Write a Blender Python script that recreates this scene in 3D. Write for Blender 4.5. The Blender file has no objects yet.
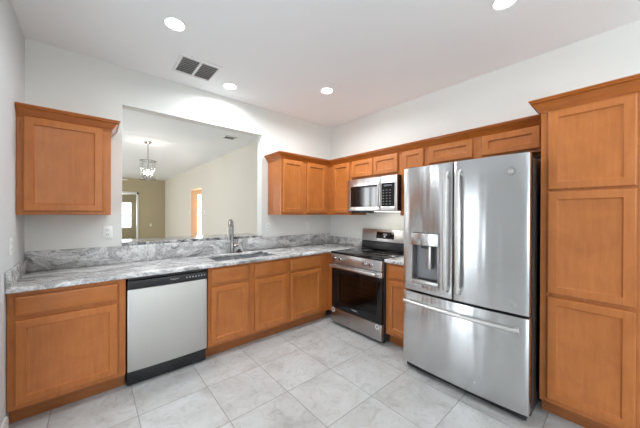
import bpy, bmesh, math, random
from mathutils import Vector, Matrix
random.seed(7)
S = bpy.context.scene
COL = S.collection

# ------------------------------------------------------------ camera
F, CAM = 264.14, Vector((-2.9713, -3.1555, 1.3773))
yaw, pitch, roll = 0.7145, -0.0022, 0.0042
fw = Vector((math.sin(yaw)*math.cos(pitch), math.cos(yaw)*math.cos(pitch), math.sin(pitch)))
rt = Vector((math.cos(yaw), -math.sin(yaw), 0)); up = rt.cross(fw)
r2 = rt*math.cos(roll)+up*math.sin(roll); u2 = up*math.cos(roll)-rt*math.sin(roll)
cd = bpy.data.cameras.new('camera'); cam = bpy.data.objects.new('camera', cd); COL.objects.link(cam)
cd.sensor_fit = 'HORIZONTAL'; cd.sensor_width = 36; cd.lens = F/640*36; cd.clip_start = .02; cd.clip_end = 200
M4 = Matrix((r2, u2, -fw)).transposed().to_4x4(); M4.translation = CAM
cam.matrix_world = M4; S.camera = cam

# ------------------------------------------------------------ world, exposure
S.view_settings.view_transform = 'Standard'; S.view_settings.look = 'None'
S.view_settings.gamma = 1; S.view_settings.use_curve_mapping = False
S.view_settings.exposure = 0.24
w = bpy.data.worlds.new('sky'); S.world = w; w.use_nodes = True
bg = w.node_tree.nodes['Background']; bg.inputs[0].default_value = (.86, .93, 1, 1); bg.inputs[1].default_value = 2.2
S.cycles.max_bounces = 10; S.cycles.diffuse_bounces = 6; S.cycles.glossy_bounces = 5; S.cycles.transparent_max_bounces = 10
S.cycles.sample_clamp_indirect = 6; S.cycles.caustics_reflective = False; S.cycles.caustics_refractive = False
S.cycles.use_denoising = True
LAMP_W, WINDOW_W, ADDED_UPLIGHT_W = 1.0, 1.0, 54.0

def area(name, loc, d, sx, sy, power, col=(1, 1, 1), shape='RECTANGLE', spread=math.pi):
    l = bpy.data.lights.new(name, 'AREA'); l.shape = shape; l.size = sx; l.size_y = sy; l.energy = power; l.color = col; l.spread = spread
    o = bpy.data.objects.new(name, l); COL.objects.link(o); o.location = loc
    o.rotation_euler = Vector(d).to_track_quat('-Z', 'Y').to_euler(); return o
# daylight arriving at the windows: behind the camera, and the living room's left side
area('daylight_dining', (-3.56, -4.75, 1.2), (1, 0, 0), 2.1, 2.2, 18*WINDOW_W, (.82, .91, 1))
area('daylight_door', (-3.54, -1.5, 1.05), (1, 0, 0), .62, 1.9, 15*WINDOW_W, (.84, .92, 1))
area('daylight_living', (-5.72, 2.92, 1.3), (1, 0, 0), .84, 2.3, 76*WINDOW_W, (.95, .97, 1))
area('daylight_living_side', (-5.72, 7.4, 1.3), (1, 0, 0), 2.4, 2.0, 62*WINDOW_W, (1, .95, .85))
area('daylight_study', (-2.0, 12.75, 1.3), (0, -1, 0), 1.2, 1.3, 40*WINDOW_W, (.9, .95, 1))
area('daylight_hall', (.04, 6.55, 1.3), (0, -1, 0), 1.0, 1.6, 80*WINDOW_W, (1, .95, .9))

# ------------------------------------------------------------ materials
def mat(name, base=(.8, .8, .8), rough=.5, metal=0, spec=.5, coat=0, emis=None, es=0):
    m = bpy.data.materials.new(name); m.use_nodes = True
    b = m.node_tree.nodes['Principled BSDF']
    b.inputs['Base Color'].default_value = (*base, 1); b.inputs['Roughness'].default_value = rough
    b.inputs['Metallic'].default_value = metal; b.inputs['Specular IOR Level'].default_value = spec
    b.inputs['Coat Weight'].default_value = coat; b.inputs['Coat Roughness'].default_value = .12
    if emis: b.inputs['Emission Color'].default_value = (*emis, 1); b.inputs['Emission Strength'].default_value = es
    return m
class NT:
    def __init__(s, m): s.t = m.node_tree; s.b = s.t.nodes['Principled BSDF']
    def n(s, typ, **kw):
        x = s.t.nodes.new(typ)
        for k, v in kw.items():
            if k.startswith('_'): setattr(x, k[1:], v)
            else: x.inputs[k.replace('__', ' ')].default_value = v
        return x
    def l(s, a, b): s.t.links.new(a, b)
    def pos(s, scale=(1, 1, 1), rot=(0, 0, 0)):
        g = s.n('ShaderNodeNewGeometry'); mp = s.n('ShaderNodeMapping'); mp.inputs['Scale'].default_value = scale; mp.inputs['Rotation'].default_value = rot
        s.l(g.outputs['Position'], mp.inputs[0]); return mp.outputs[0]
    def ramp(s, fac, stops, interp='LINEAR'):
        r = s.n('ShaderNodeValToRGB'); e = r.color_ramp.elements; r.color_ramp.interpolation = interp
        while len(e) < len(stops): e.new(.5)
        for q, (p, c) in zip(e, stops): q.position = p; q.color = (*c, 1) if len(c) == 3 else c
        s.l(fac, r.inputs[0]); return r.outputs[0]
    def noise(s, vec, scale, detail=4, rough=.5, dist=0):
        x = s.n('ShaderNodeTexNoise', Scale=scale, Detail=detail, Roughness=rough, Distortion=dist); s.l(vec, x.inputs['Vector']); return x.outputs['Fac']
    def bump(s, h, strength, dist=.01):
        b = s.n('ShaderNodeBump', Strength=strength, Distance=dist); s.l(h, b.inputs['Height']); s.l(b.outputs[0], s.b.inputs['Normal'])
    def mix(s, fac, a, b, blend='MIX'):
        x = s.n('ShaderNodeMix', _data_type='RGBA', _blend_type=blend)
        for i, v in ((0, fac), (6, a), (7, b)):
            if isinstance(v, (int, float)): x.inputs[i].default_value = v
            elif isinstance(v, tuple): x.inputs[i].default_value = (*v, 1)
            else: s.l(v, x.inputs[i])
        return x.outputs[2]

def wood(name, a, b, scale, rough=.36):
    m = mat(name, a, rough, coat=.12, spec=.4); t = NT(m)
    fine = t.noise(t.pos(scale), 9, 6, .6, .3); broad = t.noise(t.pos((1, 1, 1)), 5, 4, .6, .8)
    c1 = t.ramp(fine, [(.3, b), (.68, a)]); c2 = t.ramp(broad, [(.3, (.88, .85, .82)), (.7, (1.05, 1.05, 1.05))])
    t.l(t.mix(1.0, c1, c2, 'MULTIPLY'), t.b.inputs['Base Color']); t.bump(fine, .04, .002); return m
WA, WB = (.49, .166, .041), (.425, .135, .029)
M = {}
M['wood'] = wood('maple_upright_grain', WA, WB, (5, 5, .5))
M['woodh'] = wood('maple_level_grain', WA, WB, (.5, .5, 6))
M['crown'] = wood('stained_crown_wood', (.43, .125, .018), (.33, .09, .013), (.5, .5, 6), .3)
M['woodside'] = wood('maple_side_veneer', (.49, .165, .042), (.41, .13, .03), (5, 5, .5), .42)
M['toe'] = wood('maple_toe_board', (.36, .125, .035), (.27, .09, .025), (.5, .5, 6), .4)
M['inside'] = mat('cabinet_shadow_gap', (.12, .05, .02), .7)

def paint(name, c, bump=.12, sc=90):
    m = mat(name, c, .7, spec=.25); t = NT(m); v = t.pos()
    t.bump(t.noise(v, sc, 3, .6), bump, .004); return m
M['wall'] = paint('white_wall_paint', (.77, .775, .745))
M['wall_l'] = paint('left_wall_shaded_paint', (.66, .68, .69), .3, 45)  # wall paint darkened and cooled: the left wall's shade is put into its colour
M['ceil'] = paint('ceiling_knockdown_texture', (.875, .89, .90), .35, 38)
M['tan'] = paint('tan_wall_paint', (.47, .40, .27))
M['cream'] = paint('cream_wall_paint', (.69, .66, .59))
M['peach'] = paint('peach_wall_paint', (.88, .68, .48))
M['trim'] = mat('white_trim_paint', (.82, .82, .80), .35)
M['plastic'] = mat('white_plastic', (.85, .85, .83), .35)
M['slot'] = mat('outlet_slots', (.12, .12, .12), .6)
M['black'] = mat('black_plastic', (.012, .012, .014), .32)
M['blackg'] = mat('black_glass', (.004, .004, .005), .05, spec=.45)
M['dark'] = mat('dark_grey_case', (.035, .033, .034), .45)
M['rubber'] = mat('black_rubber', (.015, .015, .015), .7)
M['chrome'] = mat('brushed_nickel', (.36, .345, .33), .25, 1)
M['ink'] = mat('pale_print', (.55, .56, .58), .5)
M['vent'] = mat('vent_white', (.8, .8, .79), .4)
M['louver'] = mat('vent_louver_grey', (.75, .75, .75), .5)
M['bulb'] = mat('glowing_bulb', (1, 1, 1), .3, emis=(1, .95, .86), es=28)
M['disc'] = mat('downlight_lens', (1, 1, 1), .3, emis=(1, .98, .95), es=14)
M['disc_dim'] = mat('lamp_diffuser', (1, 1, 1), .4, emis=(1, .95, .86), es=1.2)
M['louver_back'] = mat('vent_shadow_grey', (.16, .16, .16), .6)
M['keyink'] = mat('key_print_grey', (.20, .205, .22), .4)
M['green'] = mat('garden_green', (.22, .24, .10), .8)

def steel(name, base, rough, aniso=.75, wav=.25, zs=.22):
    m = mat(name, base, rough, 1); t = NT(m)
    t.b.inputs['Anisotropic'].default_value = aniso
    tg = t.n('ShaderNodeTangent', _direction_type='RADIAL', _axis='Z'); t.l(tg.outputs[0], t.b.inputs['Tangent'])
    t.b.inputs['Anisotropic Rotation'].default_value = 0.25
    big = t.noise(t.pos((1, 1, zs)), 6.0, 2, .45, .9 if zs > .2 else .25)
    t.bump(big, wav, .04)
    return m
M['steel'] = steel('brushed_stainless', (.60, .60, .60), .32, .7, .2)
M['fridge'] = steel('fridge_stainless', (.62, .625, .63), .25, .8, .26, .09)
M['steelw'] = steel('satin_stainless', (.62, .61, .59), .42, .5, .15)
M['steeld'] = steel('brushed_stainless_dark', (.42, .40, .39), .3)
M['grey'] = mat('grey_plastic', (.30, .30, .31), .35)
M['sink'] = mat('sink_stainless', (.62, .63, .65), .28, 1)

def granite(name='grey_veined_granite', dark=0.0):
    m = mat(name, (.6, .6, .6), .20, coat=.15); t = NT(m)
    g = t.n('ShaderNodeNewGeometry')
    wn = t.n('ShaderNodeTexNoise', Scale=1.7, Detail=3.0, Roughness=.5, Distortion=.6); t.l(g.outputs['Position'], wn.inputs['Vector'])
    wp = t.n('ShaderNodeVectorMath', _operation='MULTIPLY_ADD'); t.l(wn.outputs['Color'], wp.inputs[0]); wp.inputs[1].default_value = (.75, .75, .75); t.l(g.outputs['Position'], wp.inputs[2])
    def st(scale, rot):
        mp = t.n('ShaderNodeMapping'); mp.inputs['Rotation'].default_value = rot; mp.inputs['Scale'].default_value = scale; t.l(wp.outputs[0], mp.inputs[0]); return mp.outputs[0]
    va = st((1.0, 5.5, 5.5), (.25, .25, math.radians(20))); vb = st((2.2, 16, 16), (.25, .28, math.radians(24)))
    n1 = t.noise(va, 1.7, 8, .62, .5); n2 = t.noise(vb, 1.5, 8, .68, .6); n3 = t.noise(g.outputs['Position'], 85, 3, .7); n4 = t.noise(g.outputs['Position'], 2.1, 3, .5, .8)
    base = t.ramp(n1, [(.30, (.27, .265, .26)), (.42, (.50, .495, .49)), (.52, (.70, .70, .70)), (.70, (.86, .86, .86))])
    fine = t.ramp(n2, [(.32, (.30, .30, .305)), (.42, (.66, .65, .64)), (.50, (.98, .98, .98)), (.7, (1.08, 1.08, 1.08))])
    c = t.mix(.85, base, fine, 'MULTIPLY')
    ln = t.ramp(n1, [(.452, (1, 1, 1)), (.470, (.42, .42, .43)), (.486, (1, 1, 1)), (.560, (1, 1, 1)), (.570, (.55, .55, .56)), (.580, (1, 1, 1))])
    c = t.mix(.8, c, ln, 'MULTIPLY')
    c = t.mix(.8, c, t.ramp(n4, [(.33, (.66, .65, .63)), (.5, (1, 1, 1)), (1, (1.05, 1.05, 1.06))]), 'MULTIPLY')
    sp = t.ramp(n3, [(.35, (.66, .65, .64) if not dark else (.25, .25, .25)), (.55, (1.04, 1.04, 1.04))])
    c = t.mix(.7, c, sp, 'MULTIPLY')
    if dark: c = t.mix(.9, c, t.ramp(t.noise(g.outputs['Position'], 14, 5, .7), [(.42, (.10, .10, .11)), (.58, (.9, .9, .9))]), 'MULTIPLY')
    t.l(c, t.b.inputs['Base Color']); return m
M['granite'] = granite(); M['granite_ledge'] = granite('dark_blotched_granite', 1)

def tile():
    m = mat('stone_look_floor_tile', (.6, .6, .58), .28, spec=.5); t = NT(m)
    g = t.n('ShaderNodeNewGeometry'); mp = t.n('ShaderNodeMapping'); mp.inputs['Location'].default_value = (1.82, 1.455, 0)
    t.l(g.outputs['Position'], mp.inputs[0])
    br = t.n('ShaderNodeTexBrick', Scale=1.0, Bias=0.0); br.offset = 0; br.squash = 1
    br.inputs['Mortar Size'].default_value = .0028; br.inputs['Mortar Smooth'].default_value = .1
    br.inputs['Brick Width'].default_value = .4535; br.inputs['Row Height'].default_value = .4535
    br.inputs['Color1'].default_value = (1, 1, 1, 1); br.inputs['Color2'].default_value = (.90, .90, .90, 1); br.inputs['Mortar'].default_value = (.26, .25, .24, 1)
    t.l(mp.outputs[0], br.inputs['Vector'])
    # each tile its own patch of stone: shift the noise by the tile's random shade
    sh = t.n('ShaderNodeVectorMath', _operation='MULTIPLY_ADD'); t.l(br.outputs['Color'], sh.inputs[0]); sh.inputs[1].default_value = (40, 40, 40); t.l(g.outputs['Position'], sh.inputs[2])
    n1 = t.noise(sh.outputs[0], 3.0, 7, .62, 1.1); n2 = t.noise(sh.outputs[0], 9, 8, .7, 1.6)
    c = t.ramp(n1, [(.28, (.39, .37, .355)), (.45, (.49, .485, .475)), (.6, (.54, .54, .535)), (.8, (.61, .61, .61))])
    c2 = t.ramp(n2, [(.33, (.78, .76, .74)), (.46, (1, 1, 1)), (.75, (1.05, 1.05, 1.05))])
    c = t.mix(.75, c, c2, 'MULTIPLY')
    c = t.mix(.5, c, br.outputs['Color'], 'MULTIPLY')
    c = t.mix(br.outputs['Fac'], c, (.27, .26, .25))
    t.l(c, t.b.inputs['Base Color'])
    rr = t.ramp(n2, [(.3, (.36,)*3), (.7, (.24,)*3)]); t.l(rr, t.b.inputs['Roughness'])
    inv = t.n('ShaderNodeMath', _operation='SUBTRACT'); inv.inputs[0].default_value = 1; t.l(br.outputs['Fac'], inv.inputs[1]); t.bump(inv.outputs[0], .5, .002)
    return m
M['tile'] = tile()

def glass(name, tint, transp):
    m = mat(name, tint, .04, spec=.5); t = NT(m)
    tr = t.n('ShaderNodeBsdfTransparent'); tr.inputs[0].default_value = (*[min(1, .6+.4*c) if transp > .8 else c for c in tint], 1)
    gl = t.n('ShaderNodeBsdfGlossy', Roughness=.03); fr = t.n('ShaderNodeFresnel', IOR=1.5)
    mx = t.n('ShaderNodeMixShader'); g = t.n('ShaderNodeNewGeometry'); om = t.n('ShaderNodeMath', _operation='SUBTRACT'); om.inputs[0].default_value = 1; t.l(g.outputs['Backfacing'], om.inputs[1])
    ml = t.n('ShaderNodeMath', _operation='MULTIPLY'); t.l(om.outputs[0], ml.inputs[0]); t.l(fr.outputs[0], ml.inputs[1]); t.l(ml.outputs[0], mx.inputs[0]); t.l(tr.outputs[0], mx.inputs[1]); t.l(gl.outputs[0], mx.inputs[2])
    out = t.t.nodes['Material Output']; t.l(mx.outputs[0], out.inputs[0]); return m
M['glass'] = glass('clear_glass', (.95, .97, .97), .9)
M['ovenglass'] = glass('smoked_oven_glass', (.50, .42, .36), .5)

# ------------------------------------------------------------ builders
class MB:
    def __init__(s): s.bm = bmesh.new()
    def _merge(s, b):
        me = bpy.data.meshes.new('tmp'); b.to_mesh(me); b.free(); s.bm.from_mesh(me); bpy.data.meshes.remove(me); return s
    def box(s, x0, x1, y0, y1, z0, z1, bev=0, seg=2):
        b = bmesh.new(); bmesh.ops.create_cube(b, size=1)
        x0, x1 = min(x0, x1), max(x0, x1); y0, y1 = min(y0, y1), max(y0, y1); z0, z1 = min(z0, z1), max(z0, z1)
        for v in b.verts: v.co = Vector(((x0+x1)/2+v.co.x*(x1-x0), (y0+y1)/2+v.co.y*(y1-y0), (z0+z1)/2+v.co.z*(z1-z0)))
        bev = min(bev, .45*min(x1-x0, y1-y0, z1-z0))
        if bev > 0: bmesh.ops.bevel(b, geom=b.edges[:], offset=bev, segments=seg, affect='EDGES', profile=.5)
        return s._merge(b)
    def prism(s, pts, z0, z1, bev=0, fn=None):
        b = bmesh.new(); vs = [b.verts.new((x, y, z0)) for x, y in pts]; f = b.faces.new(vs)
        r = bmesh.ops.extrude_face_region(b, geom=[f])
        for v in r['geom']:
            if isinstance(v, bmesh.types.BMVert): v.co.z = z1
        bmesh.ops.recalc_face_normals(b, faces=b.faces[:])
        if bev:
            es = [e for e in b.edges if len(e.link_faces) == 2 and e.calc_face_angle(0) > .6]
            bmesh.ops.bevel(b, geom=es, offset=bev, segments=2, affect='EDGES', profile=.5)
        if fn:
            for v in b.verts: v.co = Vector(fn(v.co))
        return s._merge(b)
    def lathe(s, c, prof, seg=24, axis='Z', ell=1):
        b = bmesh.new(); rings = []
        for r, h in prof:
            rings.append([b.verts.new((r*math.cos(2*math.pi*k/seg), ell*r*math.sin(2*math.pi*k/seg), h)) for k in range(seg)])
        for a, d in zip(rings, rings[1:]):
            for k in range(seg): b.faces.new((a[k], a[(k+1) % seg], d[(k+1) % seg], d[k]))
        if prof[0] != prof[-1]: b.faces.new(rings[0][::-1]); b.faces.new(rings[-1])
        bmesh.ops.remove_doubles(b, verts=b.verts[:], dist=1e-6); bmesh.ops.recalc_face_normals(b, faces=b.faces[:])
        R = {'Z': Matrix.Identity(3), 'X': Matrix(((0, 0, 1), (0, 1, 0), (-1, 0, 0))), '-X': Matrix(((0, 0, -1), (0, 1, 0), (1, 0, 0))), 'Y': Matrix(((1, 0, 0), (0, 0, 1), (0, -1, 0))), '-Y': Matrix(((1, 0, 0), (0, 0, -1), (0, 1, 0)))}[axis]
        for v in b.verts: v.co = R @ v.co + Vector(c)
        return s._merge(b)
    def tube(s, pts, r, seg=12, rs=None, cap=True):
        b = bmesh.new(); P = [Vector(p) for p in pts]; n = len(P); rings = []
        t0 = (P[1]-P[0]).normalized(); ref = Vector((0, 0, 1)) if abs(t0.z) < .9 else Vector((1, 0, 0)); nx = t0.cross(ref).normalized()
        for i, p in enumerate(P):
            t = (P[min(i+1, n-1)]-P[max(i-1, 0)]).normalized(); nx = (nx-t*nx.dot(t)).normalized(); ny = t.cross(nx); rr = rs[i] if rs else r
            rings.append([b.verts.new(p+nx*rr*math.cos(2*math.pi*k/seg)+ny*rr*math.sin(2*math.pi*k/seg)) for k in range(seg)])
        for a, d in zip(rings, rings[1:]):
            for k in range(seg): b.faces.new((a[k], a[(k+1) % seg], d[(k+1) % seg], d[k]))
        if cap: b.faces.new(rings[0][::-1]); b.faces.new(rings[-1])
        bmesh.ops.recalc_face_normals(b, faces=b.faces[:]); return s._merge(b)
    def panel(s, o, u, n, w_, h, prof, th):
        """raised/recessed front: rectangle w_ along u, h up, rings of (inset, depth along -n); back at th"""
        o, u, n, v = Vector(o), Vector(u), Vector(n), Vector((0, 0, 1)); b = bmesh.new()
        def ring(i, d): return [b.verts.new(o+u*a+v*c-n*d) for a, c in ((i, i), (w_-i, i), (w_-i, h-i), (i, h-i))]
        R = [ring(0, th)]+[ring(i, d) for i, d in prof]
        for a, d in zip(R, R[1:]):
            for k in range(4): b.faces.new((a[k], a[(k+1) % 4], d[(k+1) % 4], d[k]))
        b.faces.new(R[0][::-1]); b.faces.new(R[-1]); bmesh.ops.recalc_face_normals(b, faces=b.faces[:]); return s._merge(b)
    def cells(s, xs, ys, inside, z0, z1, bev=0, axes='xyz', fn=None, keep=None):
        """slab made of grid cells (a shape with holes); axes says where (a, b, c) go"""
        b = bmesh.new(); V = {}
        def vv(i, j, k):
            if (i, j, k) not in V: V[i, j, k] = b.verts.new((xs[i], ys[j], (z0, z1)[k]))
            return V[i, j, k]
        ins = lambda i, j: 0 <= i < len(xs)-1 and 0 <= j < len(ys)-1 and inside((xs[i]+xs[i+1])/2, (ys[j]+ys[j+1])/2)
        for i in range(len(xs)-1):
            for j in range(len(ys)-1):
                if not ins(i, j): continue
                b.faces.new((vv(i, j, 1), vv(i+1, j, 1), vv(i+1, j+1, 1), vv(i, j+1, 1)))
                b.faces.new((vv(i, j, 0), vv(i, j+1, 0), vv(i+1, j+1, 0), vv(i+1, j, 0)))
                for di, dj, p, q in ((-1, 0, (i, j), (i, j+1)), (1, 0, (i+1, j+1), (i+1, j)), (0, -1, (i+1, j), (i, j)), (0, 1, (i, j+1), (i+1, j+1))):
                    if not ins(i+di, j+dj): b.faces.new((vv(*p, 0), vv(*p, 1), vv(*q, 1), vv(*q, 0)))
        bmesh.ops.recalc_face_normals(b, faces=b.faces[:])
        if bev:
            es = [e for e in b.edges if len(e.link_faces) == 2 and e.calc_face_angle(0) > .6]
            bmesh.ops.bevel(b, geom=es, offset=bev, segments=2, affect='EDGES', profile=.5)
        for v in b.verts:
            a, c, d = v.co
            v.co = Vector({'xyz': (a, c, d), 'xzy': (a, d, c), 'yzx': (d, a, c)}[axes])
            if fn: v.co = Vector(fn(v.co))
        bmesh.ops.recalc_face_normals(b, faces=b.faces[:]); return s._merge(b)
    def sweep(s, path, prof):
        """mitred moulding: path of XY points, outward is right of travel; prof = closed list of (out, z)"""
        b = bmesh.new(); P = [Vector((*p, 0)) for p in path]; R = []
        for i, p in enumerate(P):
            dd = [(P[j+1]-P[j]).normalized() for j in (i-1, i) if 0 <= j < len(P)-1]
            nn = [Vector((d.y, -d.x, 0)) for d in dd]
            m = nn[0] if len(nn) == 1 else (nn[0]+nn[1])/(1+nn[0].dot(nn[1]))
            R.append([b.verts.new(p+m*o+Vector((0, 0, z))) for o, z in prof])
        k = len(prof)
        for a, c in zip(R, R[1:]):
            for i in range(k): b.faces.new((a[i], a[(i+1) % k], c[(i+1) % k], c[i]))
        b.faces.new(R[0]); b.faces.new(R[-1][::-1]); bmesh.ops.recalc_face_normals(b, faces=b.faces[:]); return s._merge(b)
    def build(s, name, m, parent=None, angle=.6):
        me = bpy.data.meshes.new(name); off = Vector((0, 0, 0)); p = parent
        while p: off += p.location; p = p.parent
        if parent is None:
            vs = [v.co for v in s.bm.verts]; off = Vector([(min(v[i] for v in vs)+max(v[i] for v in vs))/2 for i in range(3)]); off.z = min(v.z for v in vs)
        for v in s.bm.verts: v.co -= off
        s.bm.to_mesh(me); s.bm.free(); me.materials.append(m if not isinstance(m, str) else M[m])
        me.shade_smooth(); me.set_sharp_from_angle(angle=angle)
        o = bpy.data.objects.new(name, me); COL.objects.link(o); o.parent = parent
        if parent is None: o.location = off
        return o
def tag(o, label, cat, group=None):
    o['label'] = label; o['category'] = cat
    if group: o['group'] = group
    return o
def thing(name, label, cat, loc, group=None):
    o = bpy.data.objects.new(name, None); COL.objects.link(o); o.location = loc; o.empty_display_size = .1; return tag(o, label, cat, group)
def struct(o): o['kind'] = 'structure'; return o
def dup(root, loc, label):
    r = root.copy(); COL.objects.link(r); r.location = loc; r['label'] = label
    for ch in root.children:
        c = ch.copy(); COL.objects.link(c); c.parent = r
        for g in ch.children: d = g.copy(); COL.objects.link(d); d.parent = c
    return r
def text(body, name, parent, loc, size, rot, m='ink', ext=.0004):
    c = bpy.data.curves.new(name, 'FONT'); c.body = body; c.size = size; c.extrude = ext; c.align_x = 'CENTER'; c.align_y = 'CENTER'; c.materials.append(M[m])
    f_ = bpy.data.objects.new('tmp_text', c); COL.objects.link(f_); bpy.context.view_layer.update()
    me = bpy.data.meshes.new_from_object(f_.evaluated_get(bpy.context.evaluated_depsgraph_get())); bpy.data.objects.remove(f_); me.name = name
    o = bpy.data.objects.new(name, me); COL.objects.link(o); o.parent = parent; off = Vector((0, 0, 0)); p = parent
    while p: off += p.location; p = p.parent
    o.location = Vector(loc)-off; o.rotation_euler = rot; return o
RX, RY = (math.pi/2, 0, -math.pi/2), (math.pi/2, 0, 0)      # lettering facing -X, facing -Y

# ------------------------------------------------------------ the room
W, H, CT = 3.374, 2.775, .900
OX0, OX1, OZ0, OZ1 = -2.746, -1.262, 1.060, 2.412
MB().box(-6.5, 4, -6.4, 13.2, -.08, 0).build('floor', 'tile')['kind'] = 'structure'
MB().box(-6.5, 4, -6.4, 13.2, H, H+.1).build('ceiling', 'ceil')['kind'] = 'structure'
struct(MB().cells([-5.62, -W-.12, OX0, OX1, .12], [0, OZ0-.025, OZ1, H], lambda a, b: not (OX0 < a < OX1 and OZ0-.025 < b < OZ1), 0, .12, axes='xzy').build('wall_back', 'wall'))
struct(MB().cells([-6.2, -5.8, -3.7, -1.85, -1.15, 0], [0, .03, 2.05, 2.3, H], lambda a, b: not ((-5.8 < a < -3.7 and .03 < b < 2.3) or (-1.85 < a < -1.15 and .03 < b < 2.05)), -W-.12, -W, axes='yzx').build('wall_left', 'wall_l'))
struct(MB().box(0, .12, -6.2, 0, 0, H).build('wall_right', 'wall'))
struct(MB().box(-W-.12, .12, -6.32, -6.2, 0, H).build('wall_front', 'wall'))
fr = MB()
for y in (-5.8, -5.11, -4.44, -3.75): fr.box(-W-.09, -W-.03, y, y+.05, .03, 2.3, .004)
for z in (.03, 2.25): fr.box(-W-.09, -W-.03, -5.8, -3.7, z, z+.05, .004)
struct(fr.build('window_1', 'trim'))
struct(MB().box(-W-.065, -W-.06, -5.75, -3.75, .08, 2.25).build('window_2', 'glass'))
# glazed garden door in the left wall, just outside the frame
gd = MB().cells([-1.85, -1.76, -1.24, -1.15], [.03, .20, 1.95, 2.05], lambda a, b: not (-1.76 < a < -1.24 and .20 < b < 1.95), -W-.08, -W-.04, .003, axes='yzx')
struct(gd.build('door_1', 'trim')); struct(MB().box(-W-.063, -W-.057, -1.76, -1.24, .20, 1.95).build('window_8', 'glass'))
struct(MB().sweep([(-W, -1.94), (-W, -1.85)], [(0, 0), (.015, 0), (.015, 2.14), (0, 2.14)]).sweep([(-W, -1.15), (-W, -1.06)], [(0, 0), (.015, 0), (.015, 2.14), (0, 2.14)]).sweep([(-W, -1.849), (-W, -1.151)], [(0, 2.05), (.015, 2.05), (.015, 2.14), (0, 2.14)]).build('trim_3', 'trim'))
# living room
struct(MB().cells([.12, 4.90, 5.98, 13.0], [0, 2.13, H], lambda a, b: not (4.90 < a < 5.98 and b < 2.13), -.54, -.42, axes='yzx').build('wall_living_right', 'cream'))
struct(MB().cells([-5.62, -2.75, -1.5, -.48], [0, 2.215, H], lambda a, b: not (-2.75 < a < -1.5 and b < 2.215), 9.9, 10.02, axes='xzy').build('wall_living_far', 'tan'))
struct(MB().cells([.12, 2.5, 3.34, 6.2, 8.6, 13.0], [0, .2, .3, 2.4, H], lambda a, b: not ((2.5 < a < 3.34 or 6.2 < a < 8.6) and .2 < b < 2.4), -5.62, -5.5, axes='yzx').build('wall_living_left', 'cream'))
for k, (a, b_) in enumerate(((2.5, 3.34), (6.2, 8.6))):
    f = MB()
    for y in (a, (a+b_)/2-.025, b_-.05): f.box(-5.6, -5.53, y, y+.05, .2, 2.4, .004)
    for z in (.2, 2.35): f.box(-5.6, -5.53, a, b_, z, z+.05, .004)
    struct(f.build('window_%d' % (3+k), 'trim'))
# casing of the far doorway, the small room beyond it and its window
struct(MB().box(-1.56, -1.5, 9.87, 10.03, 0, 2.215, .004).box(-2.75, -2.69, 9.87, 10.03, 0, 2.215, .004).box(-2.75, -1.5, 9.87, 10.03, 2.12, 2.215, .004).build('trim_1', 'trim'))
struct(MB().cells([-3.2, -2.7, -1.467, -1.0], [0, .63, 1.884, H], lambda a, b: not (-2.7 < a < -1.467 and .63 < b < 1.884), 12.5, 12.6, axes='xzy').build('wall_study_far', 'tan'))
struct(MB().box(-1.30, -1.18, 10.02, 12.5, 0, H).build('wall_study_right', 'wall'))
struct(MB().box(-3.2, -3.1, 10.02, 12.5, 0, H).build('wall_study_left', 'tan'))
f = MB()
for x in (-2.7, -2.1, -1.507): f.box(x, x+.04, 12.48, 12.56, .63, 1.884, .004)
for z in (.63, 1.24, 1.85): f.box(-2.7, -1.467, 12.48, 12.56, z, z+.035, .004)
struct(f.build('window_5', 'trim'))
struct(MB().box(-2.7, -1.467, 12.57, 12.575, .63, 1.884).build('window_6', 'glass'))
# side hall seen through the doorway on the right
struct(MB().cells([-.48, -.265, .22, 1.2], [0, .62, 2.0, H], lambda a, b: not (-.265 < a < .22 and .62 < b < 2.0), 6.3, 6.4, axes='xzy').build('wall_hall_far', 'peach'))
struct(MB().box(1.1, 1.2, 3.6, 6.3, 0, H).build('wall_hall_right', 'peach'))
struct(MB().box(-.48, 1.2, 3.5, 3.6, 0, H).build('wall_hall_near', 'peach'))
struct(MB().box(-.265, .22, 6.32, 6.36, 1.36, 1.40).box(-.265, -.24, 6.32, 6.36, .62, 2.0).box(.19, .22, 6.32, 6.36, .62, 2.0).build('window_7', 'trim'))
struct(MB().box(-.542, -.418, 5.96, 5.985, 0, 2.13).box(-.542, -.418, 4.895, 4.92, 0, 2.13).box(-.542, -.418, 4.90, 5.98, 2.11, 2.135).build('trim_2', 'peach'))
# baseboards
bp = [(0, 0), (.014, 0), (.014, .075), (.008, .095), (0, .10)]
struct(MB().sweep([(-W, -3.68), (-W, -1.945)], bp).sweep([(-W, -1.055), (-W, -.625)], bp).build('baseboard_left', 'trim'))
struct(MB().sweep([(0, -3.30), (0, -6.2)], bp).build('baseboard_right', 'trim'))
struct(MB().sweep([(-.54, 9.9), (-.54, 6.0)], bp).sweep([(-1.48, 9.9), (-.62, 9.9)], bp).build('baseboard_living', 'trim'))

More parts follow.
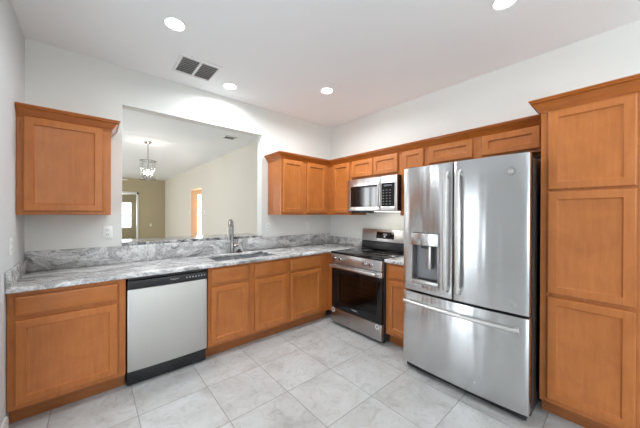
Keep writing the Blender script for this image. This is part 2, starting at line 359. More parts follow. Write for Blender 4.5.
# ------------------------------------------------------------ cabinets
DP = [(0, .007), (.002, .003), (.008, 0), (.050, 0), (.0515, .006), (.057, .011), (.064, .0125)]
RP = [(0, .008), (.003, .004), (.010, .0015), (.016, 0)]
AX = {'y': (Vector((1, 0, 0)), Vector((0, -1, 0))), 'x': (Vector((0, -1, 0)), Vector((-1, 0, 0)))}
def front(kind, ax, a0, a1, plane, z0, z1, parent, fix=False):
    """door or drawer front in the plane; ax 'y' faces -Y and spans X a0..a1; 'x' faces -X and spans Y a0..a1 (a1 < a0)"""
    u, n = AX[ax]; th = .02
    o = Vector((a0, plane-th, z0)) if ax == 'y' else Vector((plane-th, a0, z0))
    if fix:
        k = 1-.022/abs(plane-(CAM.y if ax == 'y' else CAM.x)); c0 = CAM.x if ax == 'y' else CAM.y
        a0, a1, z0, z1 = c0+(a0-c0)*k, c0+(a1-c0)*k, CAM.z+(z0-CAM.z)*k, CAM.z+(z1-CAM.z)*k
        o = Vector((a0, plane-th, z0)) if ax == 'y' else Vector((plane-th, a0, z0))
    mb = MB().panel(o-n*-.002, u, n, abs(a1-a0), z1-z0, RP if kind == 'drawer_front' else DP, th-.001)
    return mb.build(kind, 'woodh' if kind == 'drawer_front' else 'wood', parent, angle=.25)
def bx(mb, ax, a0, a1, d0, d1, z0, z1, bev=0):
    return mb.box(a0, a1, d0, d1, z0, z1, bev) if ax == 'y' else mb.box(d0, d1, a0, a1, z0, z1, bev)
def cabinet(name, label, ax, a0, a1, plane, z0, z1, openings, fronts, toe=0, depth=None, group=None, zc=None):
    """box + face frame (stiles and rails round the openings) + doors"""
    lo, hi = min(a0, a1), max(a0, a1)
    base = ((a0+a1)/2, plane/2, z0-toe) if ax == 'y' else (plane/2, (a0+a1)/2, z0-toe)
    t = thing(name, label, 'cabinet', base, group)
    back = -.002
    mb = MB(); bx(mb, ax, lo+.001, hi-.001, plane+.019, back, z0, z1 if zc is None else zc, .001); mb.build('carcass', 'woodside', t)
    xs = sorted({lo, hi, *[v for o in openings for v in o[:2]]}); zs = sorted({z0, z1, *[v for o in openings for v in o[2:]]})
    hole = lambda a, b: any(min(o[0], o[1]) < a < max(o[0], o[1]) and o[2] < b < o[3] for o in openings)
    MB().cells(xs, zs, lambda a, b: not hole(a, b), plane, plane+.019, axes='xzy' if ax == 'y' else 'yzx').build('face_frame', 'wood', t)
    if toe:
        mb = MB(); bx(mb, ax, lo, hi, plane+.070, plane+.085, 0, toe+.002); mb.build('toe_board', 'toe', t)
    for f_ in fronts: front(f_[0], ax, *f_[1:3], plane, *f_[3:5], t, toe > 0)
    return t
UB, UT = 1.370, 2.100
CP = [(0, UT-.03), (.006, UT-.03), (.008, UT-.016), (.014, UT-.008), (.022, UT+.004), (.038, UT+.026), (.046, UT+.036), (.052, UT+.038), (.052, UT+.046), (.060, UT+.050), (.060, UT+.058), (0, UT+.058)]
CQ = [(o_*1.0, z_-.016) for o_, z_ in CP]
# left wall cabinet
t = cabinet('wall_cabinet', 'single-door maple wall cabinet on the left with its own crown moulding', 'y', -W+.003, -2.845, -.33, UB-.012, UT, [(-3.31, -2.92, UB+.03, UT-.06)],
            [('door', -3.337, -2.897, 1.385, 2.066)])
MB().sweep([(-W+.003, -.33), (-2.845, -.33), (-2.845, -.001)], CQ).build('crown_molding', 'crown', t)
# corner run
cabinet('wall_cabinet', 'two-door maple wall cabinet on the back wall, right of the pass-through', 'y', -1.169, -.3285, -.33, UB-.012, UT,
        [(-1.10, -.85, UB+.03, UT-.06), (-.76, -.45, UB+.03, UT-.06)],
        [('door', -1.153, -.833, 1.385, 2.062), ('door', -.768, -.418, 1.385, 2.062)])
cabinet('wall_cabinet', 'narrow one-door maple wall cabinet in the corner, left of the microwave', 'x', -.332, -.738, -.33, UB-.012, UT,
        [(-.48, -.70, UB+.03, UT-.06)], [('door', -.408, -.728, 1.385, 2.066)])
cabinet('wall_cabinet', 'short two-door maple wall cabinet right above the microwave', 'x', -.738, -1.497, -.33, 1.822, UT,
        [(-.80, -1.06, 1.87, UT-.06), (-1.14, -1.44, 1.87, UT-.06)], [('door', -.772, -1.118, 1.85, 2.066), ('door', -1.126, -1.468, 1.85, 2.066)])
cabinet('wall_cabinet', 'narrow maple wall cabinet between the microwave and the refrigerator', 'x', -1.497, -1.803, -.33, UB-.012, UT,
        [(-1.55, -1.75, UB+.03, UT-.06)], [('door', -1.527, -1.775, 1.385, 2.066)])
cabinet('wall_cabinet', 'short wide two-door maple wall cabinet above the refrigerator', 'x', -1.803, -2.774, -.33, 1.868, UT,
        [(-1.87, -2.2, 1.91, UT-.06), (-2.36, -2.68, 1.91, UT-.06)], [('door', -1.832, -2.244, 1.892, 2.066), ('door', -2.320, -2.726, 1.892, 2.066)])
o = MB().sweep([(-1.169, -.001), (-1.169, -.33), (-.33, -.33), (-.33, -2.774)], CQ).build('crown_molding', 'crown')
tag(o, 'long crown moulding along the tops of the corner wall cabinets', 'crown molding')
# pantry
PF = -.625
t = cabinet('pantry_cabinet', 'tall three-door maple pantry cabinet at the right, beside the refrigerator', 'x', -2.776, -3.236, PF, .105, UT,
            [(-2.85, -3.17, 1.6, 2.04), (-2.85, -3.17, .86, 1.48), (-2.85, -3.17, .16, .78)],
            [('door', -2.810, -3.202, 1.545, 2.076), ('door', -2.810, -3.202, .842, 1.530), ('door', -2.810, -3.202, .125, .820)], toe=.105)
MB().sweep([(-.40, -2.776), (PF, -2.776), (PF, -3.236), (-.001, -3.236)], CP).build('crown_molding', 'crown', t)
# base cabinets
BZ0, BZ1 = .112, .868
cabinet('base_cabinet', 'maple base cabinet with one wide drawer and door, left of the dishwasher', 'y', -W+.004, -2.766, -.61, BZ0, BZ1,
        [(-3.31, -2.85, .74, .80), (-3.31, -2.85, .16, .63)], [('drawer_front', -3.338, -2.812, .706, .832), ('door', -3.338, -2.812, .132, .678)], toe=BZ0)
cabinet('base_cabinet', 'maple sink base cabinet with two doors, right of the dishwasher', 'y', -2.146, -1.243, -.61, BZ0, BZ1,
        [(-2.08, -1.76, .74, .80), (-2.08, -1.76, .16, .63), (-1.64, -1.3, .74, .80), (-1.64, -1.3, .16, .63)],
        [('drawer_front', -2.112, -1.735, .700, .840), ('door', -2.112, -1.735, .132, .672), ('drawer_front', -1.662, -1.262, .700, .840), ('door', -1.662, -1.262, .132, .672)],
        toe=BZ0, zc=.62)
t = cabinet('base_cabinet', 'maple corner base cabinet with one door, left of the range', 'y', -1.243, -.590, -.61, BZ0, BZ1,
        [(-1.18, -.78, .74, .80), (-1.18, -.78, .16, .63)], [('drawer_front', -1.206, -.733, .700, .840), ('door', -1.206, -.733, .132, .672)], toe=BZ0)
MB().box(-.612, -.592, -.733, -.6105, BZ0, BZ1, .001).build('filler_panel', 'wood', t)
MB().box(-.555, -.540, -.733, -.60, 0, BZ0).build('toe_board', 'toe', t)
cabinet('base_cabinet', 'narrow maple base cabinet squeezed between the range and the refrigerator', 'x', -1.507, -1.833, -.61, BZ0, BZ1,
        [(-1.55, -1.78, .74, .80), (-1.55, -1.78, .16, .63)], [('drawer_front', -1.530, -1.81, .706, .840), ('door', -1.530, -1.81, .132, .680)], toe=BZ0)

# ------------------------------------------------------------ counters
G = M['granite']; SX0, SX1, SY0, SY1 = -2.03, -1.335, -.535, -.145
def top_in(a, b):
    if SX0 < a < SX1 and SY0 < b < SY1: return False
    return b > -.65 or a > -.65
t = thing('countertop', 'long L-shaped grey veined granite countertop around the sink', 'countertop', (-1.7, -.33, BZ1))
MB().cells([-W+.002, SX0, SX1, -.65, -.002], [-.733, -.65, SY0, SY1, -.002], top_in, BZ1, CT, .005).build('counter_slab', G, t)
MB().box(-W+.003, -.021, -.021, -.002, CT, 1.0595, .003).build('backsplash', G, t)
MB().box(-W+.003, -W+.023, -.65, -.0215, CT, 1.006, .003).build('backsplash', G, t)
MB().box(-.021, -.002, -.733, -.0215, CT, 1.012, .003).build('backsplash', G, t)
t = thing('countertop', 'small grey granite countertop between the range and the refrigerator', 'countertop', (-.33, -1.67, BZ1))
MB().box(-.65, -.002, -1.834, -1.507, BZ1, CT, .005).build('counter_slab', G, t)
MB().box(-.021, -.002, -1.834, -1.507, CT, 1.012, .003).build('backsplash', G, t)
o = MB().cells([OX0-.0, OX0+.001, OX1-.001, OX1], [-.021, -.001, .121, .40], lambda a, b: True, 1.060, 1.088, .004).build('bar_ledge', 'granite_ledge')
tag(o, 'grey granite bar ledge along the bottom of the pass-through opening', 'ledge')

# sink: two bowls and a rim
t = thing('kitchen_sink', 'stainless double-bowl sink set under the granite countertop', 'sink', (-1.68, -.34, .66))
def bowl(x0, x1, y0, y1, z0, z1, th=.004):
    m = MB(); b = bmesh.new()
    def ring(i, z): 
        pts = []
        for cx, cy, a0 in ((x1, y1, 0), (x0, y1, 90), (x0, y0, 180), (x1, y0, 270)):
            r = .045; sx = -1 if cx == x1 else 1; sy = -1 if cy == y1 else 1
            for k in range(5):
                a = math.radians(a0+22.5*k); pts.append((cx+sx*(r+i)+max(r-i*.3, .01)*math.cos(a), cy+sy*(r+i)+max(r-i*.3, .01)*math.sin(a), z))
        return [b.verts.new(p) for p in pts]
    R = [ring(-th, z0), ring(-th, z1), ring(0, z1), ring(.003, z0+.04), ring(.012, z0+.015), ring(.035, z0+.006)]
    for a, d in zip(R, R[1:]):
        n = len(a)
        for k in range(n): b.faces.new((a[k], a[(k+1) % n], d[(k+1) % n], d[k]))
    b.faces.new(R[-1]); b.faces.new(R[0][::-1]); bmesh.ops.recalc_face_normals(b, faces=b.faces[:]); return m._merge(b)
for x0, x1 in ((SX0-.004, -1.692), (-1.672, SX1+.004)):
    q = bowl(x0, x1, SY0-.004, SY1+.004, .67, BZ1-.001).build('bowl', 'sink', t)
    MB().lathe(((x0+x1)/2, (SY0+SY1)/2, .676), [(.0, 0), (.042, 0), (.042, .004), (.034, .005), (.030, .002), (0, .002)]).build('drain', 'chrome', q)
MB().box(-1.700, -1.664, SY0, SY1, .855, BZ1-.002, .004).build('divider', 'sink', t)

# faucet
FX, FY = -1.693, -.082
t = thing('kitchen_faucet', 'brushed nickel gooseneck pull-down faucet behind the sink', 'faucet', (FX, FY, CT))
MB().lathe((FX, FY, CT), [(.030, 0), (.030, .006), (.026, .010), (.0225, .014), (.0225, .125), (.020, .130), (.016, .133)]).build('base', 'chrome', t)
dx, dy = -.57, -.822; pts = [(FX, FY, CT+.12), (FX, FY, CT+.20), (FX, FY, CT+.30)]
R_ = .082
for k in range(1, 13):
    a = math.pi*k/12; d = R_-R_*math.cos(a); pts.append((FX+dx*d, FY+dy*d, CT+.30+R_*1.12*math.sin(a)))
pts.append((FX+dx*2*R_, FY+dy*2*R_, CT+.27))
MB().tube(pts, .0165, 14).build('spout', 'chrome', t)
ex, ey = FX+dx*2*R_, FY+dy*2*R_
MB().lathe((ex, ey, CT+.165), [(.014, 0), (.0185, .004), (.0185, .09), (.0155, .108), (.0145, .112)]).build('spray_head', 'chrome', t)
MB().lathe((FX+.018, FY, CT+.088), [(.015, 0), (.015, .052), (.011, .056)], axis='X').tube([(FX+.060, FY, CT+.09), (FX+.064, FY, CT+.13), (FX+.070, FY-.004, CT+.205)], .006, 10, rs=[.009, .0065, .006]).build('handle', 'chrome', t)
o = MB().lathe((-1.605, -.085, CT), [(.036, 0), (.038, .007), (.034, .016), (.020, .020), (.017, .034), (.012, .040), (0, .041)]).build('drain_stopper', 'rubber')
tag(o, 'small black rubber drain stopper on the counter right of the faucet', 'stopper')

# ------------------------------------------------------------ dishwasher
t = thing('dishwasher', 'stainless dishwasher with a black control strip under the counter', 'dishwasher', (-2.456, -.3, 0))
D0, D1 = -2.757, -2.156
MB().box(D0+.004, D1-.004, -.585, -.03, .012, .862, .003).build('tub_case', 'dark', t)
def dwf(co):
    u_ = (co.x-(D0+D1)/2)/((D1-D0)/2); 
    if co.y < -.60: co.y -= .010*(1-u_*u_)
    return co
xs = [D0+.002+(D1-D0-.004)*k/16 for k in range(17)]
q = MB().cells(xs, [.128, .772], lambda a, b: True, -.628, -.588, .004, axes='xzy', fn=dwf).build('door', 'steelw', t)
q = MB().cells(xs, [.776, .842], lambda a, b: True, -.636, -.588, .006, axes='xzy', fn=dwf).box(D0+.004, D1-.004, -.632, -.60, .846, .864, .003).build('control_panel', 'black', t)
for k in range(7): MB().lathe((-2.335+.025*k, -.6455+.0008*k, .812), [(.0055, 0), (.0055, .001), (0, .001)], 12, '-Y').build('button', 'ink', q)
MB().box(-2.53, -2.40, -.650, -.636, .779, .789, .003).build('grip_recess', 'rubber', q)
text('Frigidaire', 'lettering', q, (-2.43, -.6464, .815), .017, RY)
MB().box(D0+.004, D1-.004, -.600, -.560, .012, .122, .003).build('kick_plate', 'black', t)

# ------------------------------------------------------------ range
t = thing('electric_range', 'freestanding stainless electric range with black glass top, left of the refrigerator', 'range', (-.35, -1.12, 0))
Y0, Y1 = -.738, -1.502
MB().cells([Y1, Y1+.09, Y0-.09, Y0], [.02, .26, .67, .884], lambda a, b: not (Y1+.09 < a < Y0-.09 and .26 < b < .67), -.635, -.20, .002, axes='yzx').box(-.20, -.03, Y1, Y0, .02, .884, .002).build('body', 'dark', t)
q = MB().box(-.690, -.075, Y1-.002, Y0+.002, .885, .906, .006).build('cooktop', 'blackg', t)
for bx_, by_, br_ in ((-.50, -.93, .105), (-.50, -1.30, .085), (-.23, -.93, .075), (-.23, -1.30, .10)):
    MB().lathe((bx_, by_, .9062), [(br_-.003, 0), (br_, 0), (br_, .0004), (br_-.003, .0004), (br_-.003, 0)], 40).build('burner_ring', 'steeld', q)
# backguard: black lower part, stainless console leaning back
MB().prism([(-.105, .9065), (-.07, .9065), (-.03, .9065), (-.03, 1.03), (-.085, 1.03)], Y1+.002, Y0-.002, .002, fn=lambda c: (c.x, c.z, c.y)).build('backguard', 'black', t)
q = MB().prism([(-.098, 1.012), (-.03, 1.012), (-.03, 1.165), (-.072, 1.170)], Y1, Y0, .004, fn=lambda c: (c.x, c.z, c.y)).build('console', 'steel', t)
MB().prism([(-.0965, 1.052), (-.086, 1.052), (-.070, 1.140), (-.0802, 1.140)], -1.255, -.985, .001, fn=lambda c: (c.x, c.z, c.y)).build('display', 'blackg', q)
text('12:00', 'clock_digits', q, (-.0905, -1.12, 1.106), .030, (math.radians(79.5), 0, -math.pi/2))
# front control panel with knobs
q = MB().box(-.688, -.636, Y1, Y0, .768, .882, .006).build('control_panel', 'steel', t)
for y in (-.835, -.922, -1.285, -1.372):
    k = MB().lathe((-.689, y, .823), [(.027, 0), (.027, .004), (.022, .006), (.021, .026), (.017, .030), (0, .030)], 24, '-X').build('knob', 'chrome', q)
    MB().box(-.7215, -.717, y-.003, y+.003, .823, .842, .001).build('pointer', 'dark', k)
# door
d = MB().cells([Y1+.003, -1.425, -.86, Y0-.003], [.216, .30, .645, .752], lambda a, b: not (-1.425 < a < -.86 and .30 < b < .645), -.676, -.638, .004, axes='yzx').build('oven_door', 'blackg', t)
MB().box(-.681, -.640, Y1+.002, Y0-.002, .700, .760, .005).build('door_trim', 'steel', d)
MB().box(-.672, -.667, -1.425, -.86, .30, .645).build('window', 'ovenglass', d)
MB().tube([(-.735, Y0-.035, .735), (-.74, -1.12, .738), (-.735, Y1+.035, .735)], .016, 12).box(-.742, -.676, Y0-.06, Y0-.035, .722, .748, .004).box(-.742, -.676, Y1+.035, Y1+.06, .722, .748, .004).build('handle', 'steel', d)
text('Frigidaire', 'lettering', d, (-.6768, -1.12, .258), .022, RX)
MB().box(-.632, -.205, -1.41, -1.405, .262, .668).box(-.632, -.205, -.835, -.83, .262, .668).box(-.212, -.205, -1.41, -.83, .262, .668).build('oven_liner', mat('brown_enamel', (.28, .17, .11), .35), t)
for z in (.36, .50):
    r = MB()
    for k in range(14): r.tube([(-.60, -1.405+.04*k, z), (-.22, -1.405+.04*k, z)], .0025, 6)
    r.tube([(-.60, -1.41, z), (-.60, -.86, z)], .0035, 6).tube([(-.40, -1.41, z), (-.40, -.86, z)], .003, 6).tube([(-.22, -1.41, z), (-.22, -.86, z)], .0035, 6)
    r.build('oven_rack', 'chrome', t)
q = MB().box(-.680, -.636, Y1+.002, Y0-.002, .035, .208, .005).build('storage_drawer', 'steeld', t)
for y in (-.775, -1.445):
    MB().lathe((-.680, y, .178), [(.018, 0), (.026, 0), (.026, .0012), (.018, .0012), (.018, 0)], 24, '-X').build('sticker', 'plastic', q)
for x, y in ((-.6, -.77), (-.6, -1.47), (-.08, -.77), (-.08, -1.47)): MB().lathe((x, y, 0), [(.018, 0), (.018, .006), (.010, .008), (.010, .022)], 12).build('leveling_foot', 'rubber', t)

# ------------------------------------------------------------ microwave
t = thing('microwave_oven', 'stainless over-the-range microwave with black window, mounted above the cooktop', 'microwave', (-.2, -1.12, 1.405))
MX, A0, A1, Z0, Z1 = -.415, -.748, -1.490, 1.408, 1.815
A0 = -.758; A1 = -1.506
MB().box(-.392, -.003, A1, A0+.02, Z0, Z1-.001, .003).build('body', 'black', t)
d = MB().cells([-1.286, -1.262, -.812, A0], [Z0+.004, 1.462, 1.722, Z1-.004], lambda a, b: not (-1.262 < a < -.812 and 1.462 < b < 1.722), MX, -.393, .003, axes='yzx').build('door', 'steel', t)
MB().box(MX+.003, -.396, -1.262, -.812, 1.462, 1.722).build('window', 'blackg', d)
MB().box(MX+.0015, MX+.004, -1.215, -.90, 1.485, 1.70).build('mesh_screen', mat('window_mesh_grey', (.010, .010, .011), .06), d)
MB().tube([(MX-.002, -1.272, 1.455), (MX-.028, -1.272, 1.475), (MX-.034, -1.272, 1.60), (MX-.028, -1.272, 1.715), (MX-.002, -1.272, 1.735)], .010, 12).build('handle', 'steelw', d)
c = MB().cells([A1, -1.474, -1.300, -1.2865], [Z0+.004, 1.462, 1.728, Z1-.004], lambda a, b: not (-1.474 < a < -1.300 and 1.462 < b < 1.728), MX, -.393, .003, axes='yzx').build('control_panel', 'steel', t)
k = MB().box(MX+.002, -.396, -1.474, -1.300, 1.462, 1.728).build('keypad', 'blackg', c)
for i in range(6):
    for j in range(3): MB().box(MX+.0008, MX+.003, -1.335-.045*j, -1.315-.045*j, 1.484+.032*i, 1.492+.032*i).build('key', 'keyink', k)
MB().box(MX+.0008, MX+.003, -1.44, -1.33, 1.692, 1.712).build('display', mat('display_grey', (.12, .13, .14), .3), k)
b = MB().lathe((MX, -1.10, 1.768), [(.016, 0), (.016, .0012), (0, .0012)], 24, '-X').build('badge', 'steeld', d)
text('GE', 'monogram', b, (MX-.0018, -1.10, 1.768), .018, RX)
MB().box(-.37, -.05, -1.10, -.80, Z0-.022, Z0+.002, .003).build('grease_filter', 'black', t)
MB().box(-.37, -.05, -1.47, -1.16, Z0-.012, Z0+.002, .003).build('lamp_cover', 'disc_dim', t)
area('surface_lamp', (-.26, -1.12, Z0-.024), (.3, 0, -1), .10, .60, 1.5, (1, .93, .80))

# ------------------------------------------------------------ refrigerator
t = thing('refrigerator', 'stainless french-door refrigerator with water dispenser and bottom freezer drawer', 'refrigerator', (-.45, -2.3, 0))
R0, R1 = -1.846, -2.756; RM = -2.288
MB().box(-.745, -.04, R1+.006, R0-.006, .02, 1.765, .004).build('case', 'dark', t)
XE = -.832; BUL = .026
def curve(co):
    if co.x < -.80:
        u_ = (co.y-(R0+R1)/2)/((R0-R1)/2); co.x -= BUL*(1-u_*u_)
    return co
def grid(a, b_, n, extra=()): return sorted(set([round(a+(b_-a)*k/n, 5) for k in range(n+1)]) | set(extra))
DY0, DY1, DZ0, DZ1 = -1.935, -2.178, .785, 1.215
ys = [y for y in grid(RM+.004, R0, 14) if all(abs(y-e) > .012 for e in (DY0, DY1))]+[DY0, DY1]
d = MB().cells(sorted(ys), [.712, DZ0, DZ1, 1.782], lambda a, b: not (DY1 < a < DY0 and DZ0 < b < DZ1), XE, -.755, .007, axes='yzx', fn=curve).build('door', 'fridge', t, angle=.5)
# dispenser: module in the hole
MB().box(-.775, -.765, DY1, DY0, DZ0, DZ1).build('dispenser_back', 'grey', d)
n_ = -.856
MB().box(n_-.006, -.776, DY1+.001, DY0-.001, 1.110, DZ1-.002, .005).build('dispenser_panel', 'fridge', d)
MB().box(n_-.002, -.776, DY1+.001, DY1+.012, DZ0+.002, 1.108, .002).build('dispenser_side', 'steeld', d)
MB().box(n_-.002, -.776, DY0-.012, DY0-.001, DZ0+.002, 1.108, .002).build('dispenser_side', 'steeld', d)
MB().box(n_-.008, -.776, DY1+.001, DY0-.001, DZ0+.002, DZ0+.030, .005).build('drip_tray', 'steelw', d)
MB().box(-.842, -.79, -2.14, -1.985, DZ0+.031, DZ0+.036, .001).build('drip_grille', 'dark', d)
MB().box(-.835, -.79, -2.105, -2.06, .915, 1.108, .006).build('paddle', 'steeld', d)
MB().box(-.850, -.80, -2.075, -2.02, 1.085, 1.109, .004).build('spout', 'dark', d)
for k in range(5): MB().lathe((n_-.006, -1.975-.04*k, 1.165), [(.006, 0), (.006, .0006), (0, .0006)], 12, '-X').build('touch_icon', 'ink', d)
d2 = MB().cells(grid(R1, RM-.004, 14), [.712, 1.782], lambda a, b: True, XE, -.755, .007, axes='yzx', fn=curve).build('door', 'fridge', t, angle=.5)
b = MB().lathe((XE-BUL*(1-((-2.655+2.301)/.455)**2)-.0005, -2.655, 1.665), [(.026, 0), (.026, .0025), (0, .0025)], 28, '-X').build('badge', 'steeld', d2)
text('GE', 'monogram', b, (XE-BUL*(1-((-2.655+2.301)/.455)**2)-.004, -2.655, 1.665), .026, RX, 'plastic')
d3 = MB().cells(grid(R1, R0, 24), [.062, .696], lambda a, b: True, XE, -.755, .007, axes='yzx', fn=curve).build('freezer_drawer', 'fridge', t, angle=.5)
def vhandle(y, par):
    x0 = XE-BUL; pts = [(x0-.006, y, .765), (x0-.040, y, .790), (x0-.050, y, .90), (x0-.056, y, 1.24), (x0-.050, y, 1.58), (x0-.040, y, 1.685), (x0-.006, y, 1.712)]
    b = bmesh.new(); rings = []
    for i, p in enumerate(pts):
        rings.append([b.verts.new((p[0]+c_*.010, p[1]+s_*.0155, p[2])) for c_, s_ in [(math.cos(2*math.pi*k/14), math.sin(2*math.pi*k/14)) for k in range(14)]])
    for a, d_ in zip(rings, rings[1:]):
        for k in range(14): b.faces.new((a[k], a[(k+1) % 14], d_[(k+1) % 14], d_[k]))
    b.faces.new(rings[0][::-1]); b.faces.new(rings[-1]); bmesh.ops.recalc_face_normals(b, faces=b.faces[:])
    m = MB(); m._merge(b)
    m.box(x0-.045, x0+.004, y-.011, y+.011, .775, .80, .004).box(x0-.045, x0+.004, y-.011, y+.011, 1.675, 1.70, .004)
    m.build('handle', 'steelw', par)
vhandle(-2.245, d); vhandle(-2.335, d2)
hp = []
for k in range(15):
    y = -1.882-(.832)*k/14; u_ = (y-(R0+R1)/2)/((R0-R1)/2); hp.append((XE-BUL*(1-u_*u_)-.050, y, .618))
m = MB().tube(hp, .0135, 14)
for y in (-1.905, -2.69): m.box(XE-.055, XE+.006, y-.013, y+.013, .605, .631, .005)
m.build('handle', 'steelw', d3)
MB().box(-.80, -.06, R1+.02, R0-.02, .012, .058, .003).build('base_grille', 'black', t)
MB().box(-.80, -.70, R1+.02, R1+.10, 1.767, 1.795, .006).build('hinge_cover', 'dark', t)
MB().box(-.80, -.70, R0-.10, R0-.02, 1.767, 1.795, .006).build('hinge_cover', 'dark', t)
for x in (-.72, -.12):
    for y in (R1+.06, R0-.06): MB().lathe((x, y, 0), [(.02, 0), (.02, .008), (.012, .010), (.012, .022)], 12).build('leveling_foot', 'rubber', t)

# ------------------------------------------------------------ outlets and switches
def outlet(ax, a, plane, z, label, kind='outlet', w_=.070, par=None):
    """plate on a wall: ax 'y' faces -Y at plane; 'left' faces +X; 'x' faces -X"""
    f = {'y': lambda c: (a+c[0], plane+c[1], z+c[2]), 'left': lambda c: (plane-c[1], a+c[0], z+c[2]), 'x': lambda c: (plane+c[1], a-c[0], z+c[2])}[ax]
    t = thing('wall_outlet' if kind == 'outlet' else 'light_switch', label, kind, f((0, 0, -.0575)))
    def B(x0, x1, y0, y1, z0, z1, nm, m_, par, bev=.001):
        p, q = f((x0, y0, z0)), f((x1, y1, z1)); return MB().box(p[0], q[0], p[1], q[1], p[2], q[2], bev).build(nm, m_, par)
    B(-w_/2, w_/2, -.006, -.0005, -.0575, .0575, 'cover_plate', 'plastic', t, .002)
    if kind == 'outlet':
        for s_ in (-1, 1):
            r = B(-.017, .017, -.008, -.0055, s_*.021-.014, s_*.021+.014, 'socket', 'trim', t)
            for q_ in (-.007, .007): B(q_-.0015, q_+.0015, -.0086, -.0075, s_*.021-.004, s_*.021+.006, 'slot', 'slot', r, 0)
    else:
        n = max(1, round(w_/.07))
        for k in range(n): B((k-(n-1)/2)*.046-.016, (k-(n-1)/2)*.046+.016, -.0085, -.0055, -.033, .033, 'rocker', 'trim', t)
    return t
outlet('y', -2.853, 0, 1.195, 'white outlet on the back wall under the left wall cabinet')
outlet('y', -1.163, 0, 1.192, 'white outlet on the back wall just right of the pass-through')
outlet('y', -.49, 0, 1.192, 'white light switch near the corner under the right wall cabinets', 'switch')
outlet('left', -.50, -W, 1.150, 'white outlet on the left wall above the counter')
outlet('y', -1.073, 9.9, .86, 'white outlet low on the tan living room wall')
outlet('x', 6.18, -.54, 1.373, 'light switch left of the lit doorway in the living room', 'switch')
outlet('x', 4.66, -.54, 1.40, 'light switch right of the lit doorway in the living room', 'switch')

# ------------------------------------------------------------ ceiling: downlights, vents
def downlight(x, y, label):
    t = thing('recessed_light', label, 'ceiling light', (x, y, H-.012), 'recessed kitchen ceiling lights')
    b = MB(); b.lathe((x, y, H-.006), [(.061, .0055), (.075, .0055), (.075, .002), (.071, -.002), (.061, .002), (.061, .0055)], 40).build('trim_ring', 'plastic', t)
    MB().lathe((x, y, H-.005), [(.061, .0045), (.061, 0), (0, 0)], 40).build('lens', 'disc', t)
    return t
downlight(-2.503, -.969, 'round recessed ceiling light at top left, just above the square vent')
downlight(-1.818, -.305, 'round recessed ceiling light close to the back wall, right of the vent')
downlight(-.946, -.933, 'round recessed ceiling light nearest the room corner')
downlight(-.923, -2.636, 'round recessed ceiling light cut by the top edge, above the refrigerator')
for x, y, p_ in ((-2.503, -.969, 6), (-1.818, -.305, 9.5), (-.946, -.933, 16), (-.923, -2.636, 3.5), (-1.7, -4.6, 8)):  # the last is an added unseen lamp behind the camera, without a fixture
    area('downlight_lamp', (x, y, H-.014), (0, 0, -1), .13, .13, LAMP_W*p_, (.92, .965, 1), 'DISK', math.radians(165))

def vent(x0, x1, y0, y1, label, mid=True, nb=9):
    t = thing('ceiling_vent', label, 'vent', ((x0+x1)/2, (y0+y1)/2, H-.016)); e = .022; xm = (x0+x1)/2
    hs = [(x0, xm-.010), (xm+.010, x1)] if mid else [(x0, x1)]
    xs = sorted({x0-e, x1+e, *[v for h_ in hs for v in h_]})
    MB().cells(xs, [y0-e, y0, y1, y1+e], lambda a, b: not (y0 < b < y1 and any(h_[0] < a < h_[1] for h_ in hs)), H-.014, H-.0005, .002).build('frame', 'vent', t)
    MB().box(x0, x1, y0, y1, H-.0025, H-.0008).build('backing', 'louver_back', t)
    for h_ in hs:
        for k in range(nb):
            y = y0+(y1-y0)*(k+.5)/nb
            MB().prism([(y-.011, H-.0125), (y-.009, H-.0135), (y+.011, H-.004), (y+.009, H-.003)], h_[0], h_[1], fn=lambda c: (c.z, c.x, c.y)).build('louver', 'louver', t)
vent(-2.355, -2.045, -.590, -.285, 'square white return vent in the kitchen ceiling with two dark louvred halves')
vent(-1.13, -.95, 1.56, 1.70, 'small rectangular vent in the living room ceiling seen through the pass-through', False, 5)

# ------------------------------------------------------------ pendant in the living room
PX, PY = -2.12, 3.03
t = thing('pendant_light', 'nickel and clear glass drum pendant hanging in the living room', 'pendant light', (PX, PY, 2.02))
MB().lathe((PX, PY, H-.03), [(.0, 0), (.045, .0), (.062, .012), (.064, .029), (.0, .029)], 28).build('canopy', 'chrome', t)
MB().tube([(PX, PY, H-.028), (PX, PY, 2.16)], .007, 10).build('rod', 'chrome', t)
def ringprof(r, z, h): return [(r-.006, z), (r+.003, z), (r+.003, z+h), (r-.006, z+h), (r-.006, z)]
PR = .140
MB().lathe((PX, PY, 0), ringprof(PR, 2.395, .012), 40).lathe((PX, PY, 0), ringprof(PR, 2.030, .012), 40).build('drum_rim', 'chrome', t)
MB().lathe((PX, PY, 0), [(PR-.001, 2.042), (PR+.001, 2.042), (PR+.001, 2.395), (PR-.001, 2.395), (PR-.001, 2.042)], 40).build('glass_shade', 'glass', t)
for k in range(4):
    a = math.pi/4+k*math.pi/2; MB().tube([(PX+PR*math.cos(a), PY+PR*math.sin(a), 2.03), (PX+PR*math.cos(a), PY+PR*math.sin(a), 2.405)], .004, 8).build('upright', 'chrome', t)
MB().tube([(PX-PR, PY, 2.40), (PX+PR, PY, 2.40)], .005, 8).tube([(PX, PY-PR, 2.40), (PX, PY+PR, 2.40)], .005, 8).build('cross_bar', 'chrome', t)
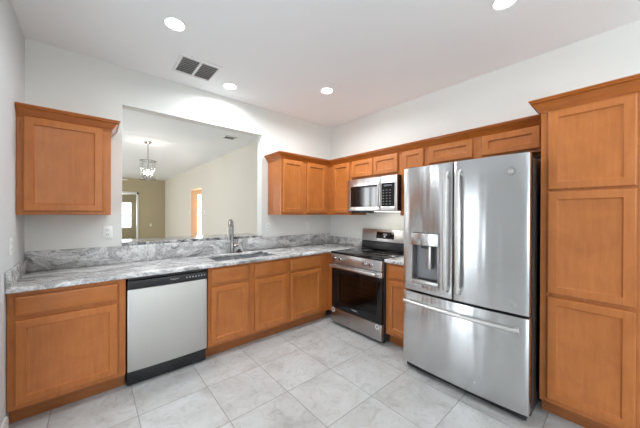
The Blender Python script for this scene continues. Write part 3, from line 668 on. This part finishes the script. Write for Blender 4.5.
for k in range(4):
    a = k*math.pi/2+.2; x, y = PX+.065*math.cos(a), PY+.065*math.sin(a)
    q = MB().tube([(PX, PY, 2.165), (x, y, 2.095)], .004, 8).lathe((x, y, 2.075), [(.018, 0), (.018, .004), (.010, .006), (.010, .06)], 14).build('candle_socket', 'chrome', t)
    MB().lathe((x, y, 2.135), [(.006, 0), (.012, .012), (.014, .028), (.009, .045), (.002, .058), (0, .059)], 12).build('bulb', 'bulb', q)
l = bpy.data.lights.new('pendant_lamp', 'POINT'); l.energy = 8; l.color = (1, .93, .82); l.shadow_soft_size = .03
o = bpy.data.objects.new('pendant_lamp', l); COL.objects.link(o); o.location = (PX, PY, 2.25)

# ceiling fan deep in the living room, only a blade tip shows past the wall
t = thing('ceiling_fan', 'white ceiling fan in the far living room, mostly hidden by the opening edge', 'ceiling fan', (-2.78, 7.0, 2.35))
MB().lathe((-2.78, 7, 0), [(0, 2.32), (.08, 2.33), (.11, 2.37), (.11, 2.45), (.05, 2.48), (.015, 2.49), (.015, 2.74), (.06, 2.75), (.06, 2.774), (0, 2.774)], 24).build('motor', 'plastic', t)
for k in range(5):
    a = math.radians(8+72*k); c_, s_ = math.cos(a), math.sin(a)
    MB().prism([(.10, -.03), (.22, -.06), (.68, -.07), (.71, 0), (.68, .07), (.22, .06), (.10, .03)], 2.405, 2.413, .002, fn=lambda c: (-2.78+c.x*c_-c.y*s_, 7+c.x*s_+c.y*c_, c.z+.02*c.y)).build('blade', 'plastic', t)

# added uplight, unseen behind the camera, put in to wash the ceiling with light
TX, TY = -2.5, -5.2
t = thing('added_uplight', 'added dark uplight on a pole, unseen behind the camera, brightening the ceiling', 'floor lamp', (TX, TY, 0))
MB().lathe((TX, TY, 0), [(0, 0), (.14, 0), (.14, .015), (.03, .03), (0, .03)], 32).build('base', 'dark', t)
MB().tube([(TX, TY, .025), (TX, TY, 1.22)], .012, 12).build('pole', 'dark', t)
MB().lathe((TX, TY, 0), [(.015, 1.20), (.08, 1.21), (.17, 1.24), (.165, 1.24), (.075, 1.216), (.015, 1.208), (.015, 1.20)], 36).build('bowl', 'dark', t)
area('added_uplight_bulb', (TX, TY, 1.245), (0, 0, 1), .26, .26, ADDED_UPLIGHT_W, (.90, .96, 1), 'DISK')
